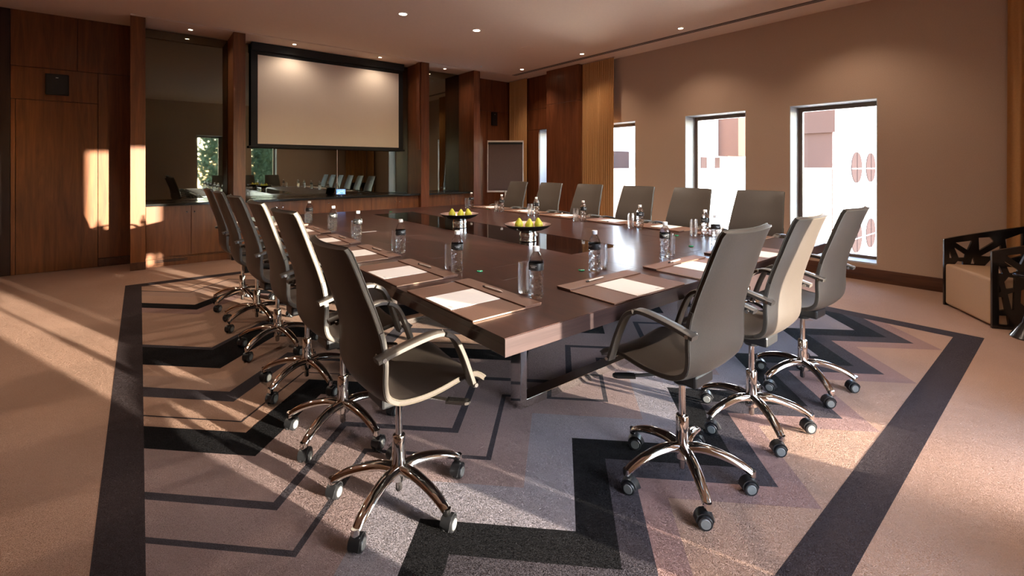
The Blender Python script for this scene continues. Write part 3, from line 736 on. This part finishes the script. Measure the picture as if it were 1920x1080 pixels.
# local: +y = facing, x across
SEAT = MB(); SEAT.prism([(-.322, .296), (-.322, -.29), (.322, -.29), (.322, .296)], .015, .395); SEAT.build('seat_block', 'sand', ac, bevel=.022, seg=3)
def lattice(name, w, h, polys, T, hfun):
    """a panel w long with polygonal cut-outs, built as a plate and opened by boolean-free triangulation"""
    bm = bmesh.new(); n = 10
    outer = [(0, 0), (w, 0)] + [(w - w * k / n, hfun(w - w * k / n)) for k in range(n + 1)]
    def ring(pts):
        vs = [bm.verts.new((x, 0, z)) for x, z in pts]; return [bm.edges.new((vs[i], vs[(i + 1) % len(vs)])) for i in range(len(vs))]
    ed = ring(outer)
    for p in polys: ed += ring(p)
    bmesh.ops.triangle_fill(bm, use_beauty=True, use_dissolve=False, edges=ed, normal=(0, -1, 0))
    ex = bmesh.ops.extrude_face_region(bm, geom=bm.faces[:])
    bmesh.ops.translate(bm, verts=[v for v in ex['geom'] if isinstance(v, bmesh.types.BMVert)], vec=(0, .022, 0))
    bmesh.ops.recalc_face_normals(bm, faces=bm.faces); bm.transform(T)
    me = bpy.data.meshes.new(name); bm.to_mesh(me); bm.free(); me.materials.append(MT['lattice'])
    o = bpy.data.objects.new(name, me); COL.objects.link(o); o.parent = ac; return o
SP = [[(.042, .035), (.106, .035), (.097, .11), (.044, .107)], [(.044, .142), (.083, .157), (.068, .257), (.042, .255)], [(.121, .16), (.136, .162), (.14, .305), (.098, .284)],
      [(.088, .32), (.142, .335), (.143, .415), (.102, .42), (.076, .38)], [(.044, .29), (.056, .305), (.044, .36)], [(.22, .18), (.26, .24), (.25, .36), (.181, .32), (.177, .22)],
      [(.174, .05), (.26, .05), (.27, .12), (.205, .145)], [(.31, .05), (.42, .05), (.40, .16), (.31, .14)], [(.30, .20), (.40, .20), (.44, .33), (.29, .34)],
      [(.30, .385), (.44, .37), (.43, .43), (.34, .44)], [(.46, .06), (.57, .06), (.57, .20), (.45, .17)], [(.47, .22), (.57, .25), (.57, .43), (.49, .36)],
      [(.04, .444), (.066, .444), (.042, .515)], [(.110, .452), (.158, .456), (.162, .48), (.078, .545)], [(.179, .525), (.212, .618), (.088, .592)],
      [(.20, .40), (.235, .40), (.215, .47)], [(.262, .525), (.372, .615), (.345, .655), (.258, .645)], [(.275, .478), (.345, .475), (.42, .55), (.418, .585)], [(.47, .46), (.57, .50), (.57, .70), (.45, .64)]]
hs = lambda x: .62 + .15 * (x / .62) ** .9
for s in (-1, 1):
    T = Matrix.Translation((s * .335 - .011, .30, 0)) @ Rz(R(-90)) @ Matrix.Translation((0, -.0, .002))
    lattice('side_panel', .62, .65, SP, T, hs)
T = Matrix.Translation((-.324, -.342, .002))
lattice('back_panel', .648, .78, [[(.18, .46), (.30, .47), (.24, .60)], [(.36, .47), (.47, .45), (.44, .62)]], T, lambda x: .77)
# slim pedestal stand beside it
sd = thing('pedestal_stand', 'glossy black pedestal foot at the right edge before the armchair', 'stand', (5.25, .24, 0))
MB().lathe([(.105, 0), (.108, .008), (.095, .03), (.045, .12), (.022, .22)], 28).build('base', 'lattice', sd, smooth=True)
MB().lathe([(.022, .22), (.020, .40), (.03, .47)], 28).build('stem', 'lattice', sd, smooth=True)
MB().lathe([(.085, .47), (.09, .475), (.09, .485), (.085, .49), (0, .49)], 36).build('top', 'lattice', sd, smooth=True)

# ------------------------------------------------------------------ outside: terrace wall, buildings, trees
gr = mark(B(-60, 80, -90, 60, -4.3, -4.0).build('ground_outside', 'ground'))
FY = 5.77
t = thing('corner_building', 'sunlit white corner building with oval windows outside the big window', 'building', (26, FY + 6, -4))
def eb(par, x0, x1, y0, y1, z0, z1, name, mat, bev=0):
    l = par.location; return B(x0 - l.x, x1 - l.x, y0 - l.y, y1 - l.y, z0 - l.z, z1 - l.z).build(name, mat, par, bevel=bev)
eb(t, 20.03, 32, FY, FY + 2.4, -4, 3.15, 'walls', 'ext_white'); eb(t, 20, 20.03, FY + .02, FY + 2.4, -4, 3.15, 'side_wall', 'ext_shade')  # side of the same white building, its shade carried by the colour
eb(t, 19.9, 32, FY - .12, FY + 2.4, 3.15, 3.60, 'cornice', 'ext_white'); eb(t, 19.88, 19.9, FY - .1, FY + 2.4, 2.6, 3.6, 'side_cornice', 'ext_shade')
eb(t, 21.6, 32, FY + .6, FY + 2.4, 3.6, 6.5, 'upper_storey', 'ext_white')
for k in range(3): eb(t, 22.2 + k * 2.2, 23.6 + k * 2.2, FY + .55, FY + .62, 3.75, 5.4, 'upper_window', 'ext_glass')
for zc in (1.3, -1.56):
    for k in range(4):
        for s in (-1, 1):
            xc = 22.85 + k * 2.0 + s * .05; pts = []
            for q in range(13):
                a = -PI / 2 + PI * q / 12; pts.append((xc + s * .66 * math.cos(a), zc + .63 * math.sin(a)))
            l = t.location; mm = MB(); vs = [(x - l.x, FY - .03 - l.y, z - l.z) for x, z in pts]; n = len(vs)
            vs2 = [(x, y + .05, z) for x, y, z in vs]; mm.add(vs + vs2, [tuple(range(n)), tuple(range(n, 2 * n))[::-1]] + [(i, (i + 1) % n, n + (i + 1) % n, n + i) for i in range(n)])
            w = mm.build('oval_window', 'ext_brown', t)
            MB().box(min(p[0] for p in pts) - l.x, max(p[0] for p in pts) - l.x, FY - .045 - l.y, FY - .031 - l.y, zc - .06 - l.z, zc - .03 - l.z).build('glazing_bar', 'ext_white', w)
t = thing('terrace_parapet', 'long white terrace wall outside the windows', 'wall', (14, FY + .2, -4))
eb(t, 7.6, 19.85, FY, FY + .3, -4, 1.24, 'wall', 'ext_white'); eb(t, 7.6, 19.85, FY - .03, FY + .33, 1.24, 1.28, 'coping', 'ext_white')
t = thing('far_building', 'bright white building with small brown openings behind the terrace wall', 'building', (24, 18, -4))
eb(t, 15.5, 33, 16, 24, -4, 6.0, 'walls', 'ext_white'); eb(t, 15.5, 33, 15.9, 16, 6.0, 6.3, 'cornice', 'ext_white')
for x0, x1, z0, z1 in [(29.2, 30.0, 1.0, 2.0), (31.1, 31.8, 1.0, 2.0), (19.2, 21.4, .9, 2.2), (24.5, 25.3, 1.0, 2.0), (26.5, 27.3, 1.0, 2.0)]:
    eb(t, x0, x1, 15.96, 16.02, z0, z1, 'opening', 'ext_brown')
eb(t, 31.6, 34.0, 14.6, 16.0, 2.1, 6.0, 'bay', 'ext_shade')  # block in the painted shade tone for the shaded upper right
def tree(label, x, y, h, r, seed):
    rnd = random.Random(seed); t = thing('garden_tree', label, 'tree', (x, y, -4), 0, 'trees outside the near wall windows')
    MB().tube([(0, 0, 0), (.1, .05, h * .3), (0, -.1, h * .62)], .16, 8, Vector((0, 1, 0)), [1.2, .9, .5]).build('trunk', 'bark', t, smooth=True)
    m = MB()
    for _ in range(2600):
        while True:
            p = Vector((rnd.uniform(-1, 1), rnd.uniform(-1, 1), rnd.uniform(-1, 1)))
            if .35 < p.length < 1: break
        c = Vector((p.x * r, p.y * r, h * .66 + p.z * h * .36)); a = Vector((rnd.gauss(0, 1), rnd.gauss(0, 1), rnd.gauss(0, 1))).normalized(); b = a.orthogonal().normalized(); L = rnd.uniform(.16, .34)
        m.add([c - a * L, c + b * L * .35, c + a * L, c - b * L * .35], [(0, 1, 2, 3)])
    o = m.build('crown', 'leaf', t); o['kind'] = 'stuff'
tree('broad green tree outside the near wall, left one in the mirror', 5.2, -28, 8.6, 1.8, 1)
tree('broad green tree outside the near wall, middle one in the mirror', 8.3, -31, 9.2, 2.0, 2)
tree('broad green tree outside the near wall, right one in the mirror', 10.8, -37, 8.2, 1.7, 4)
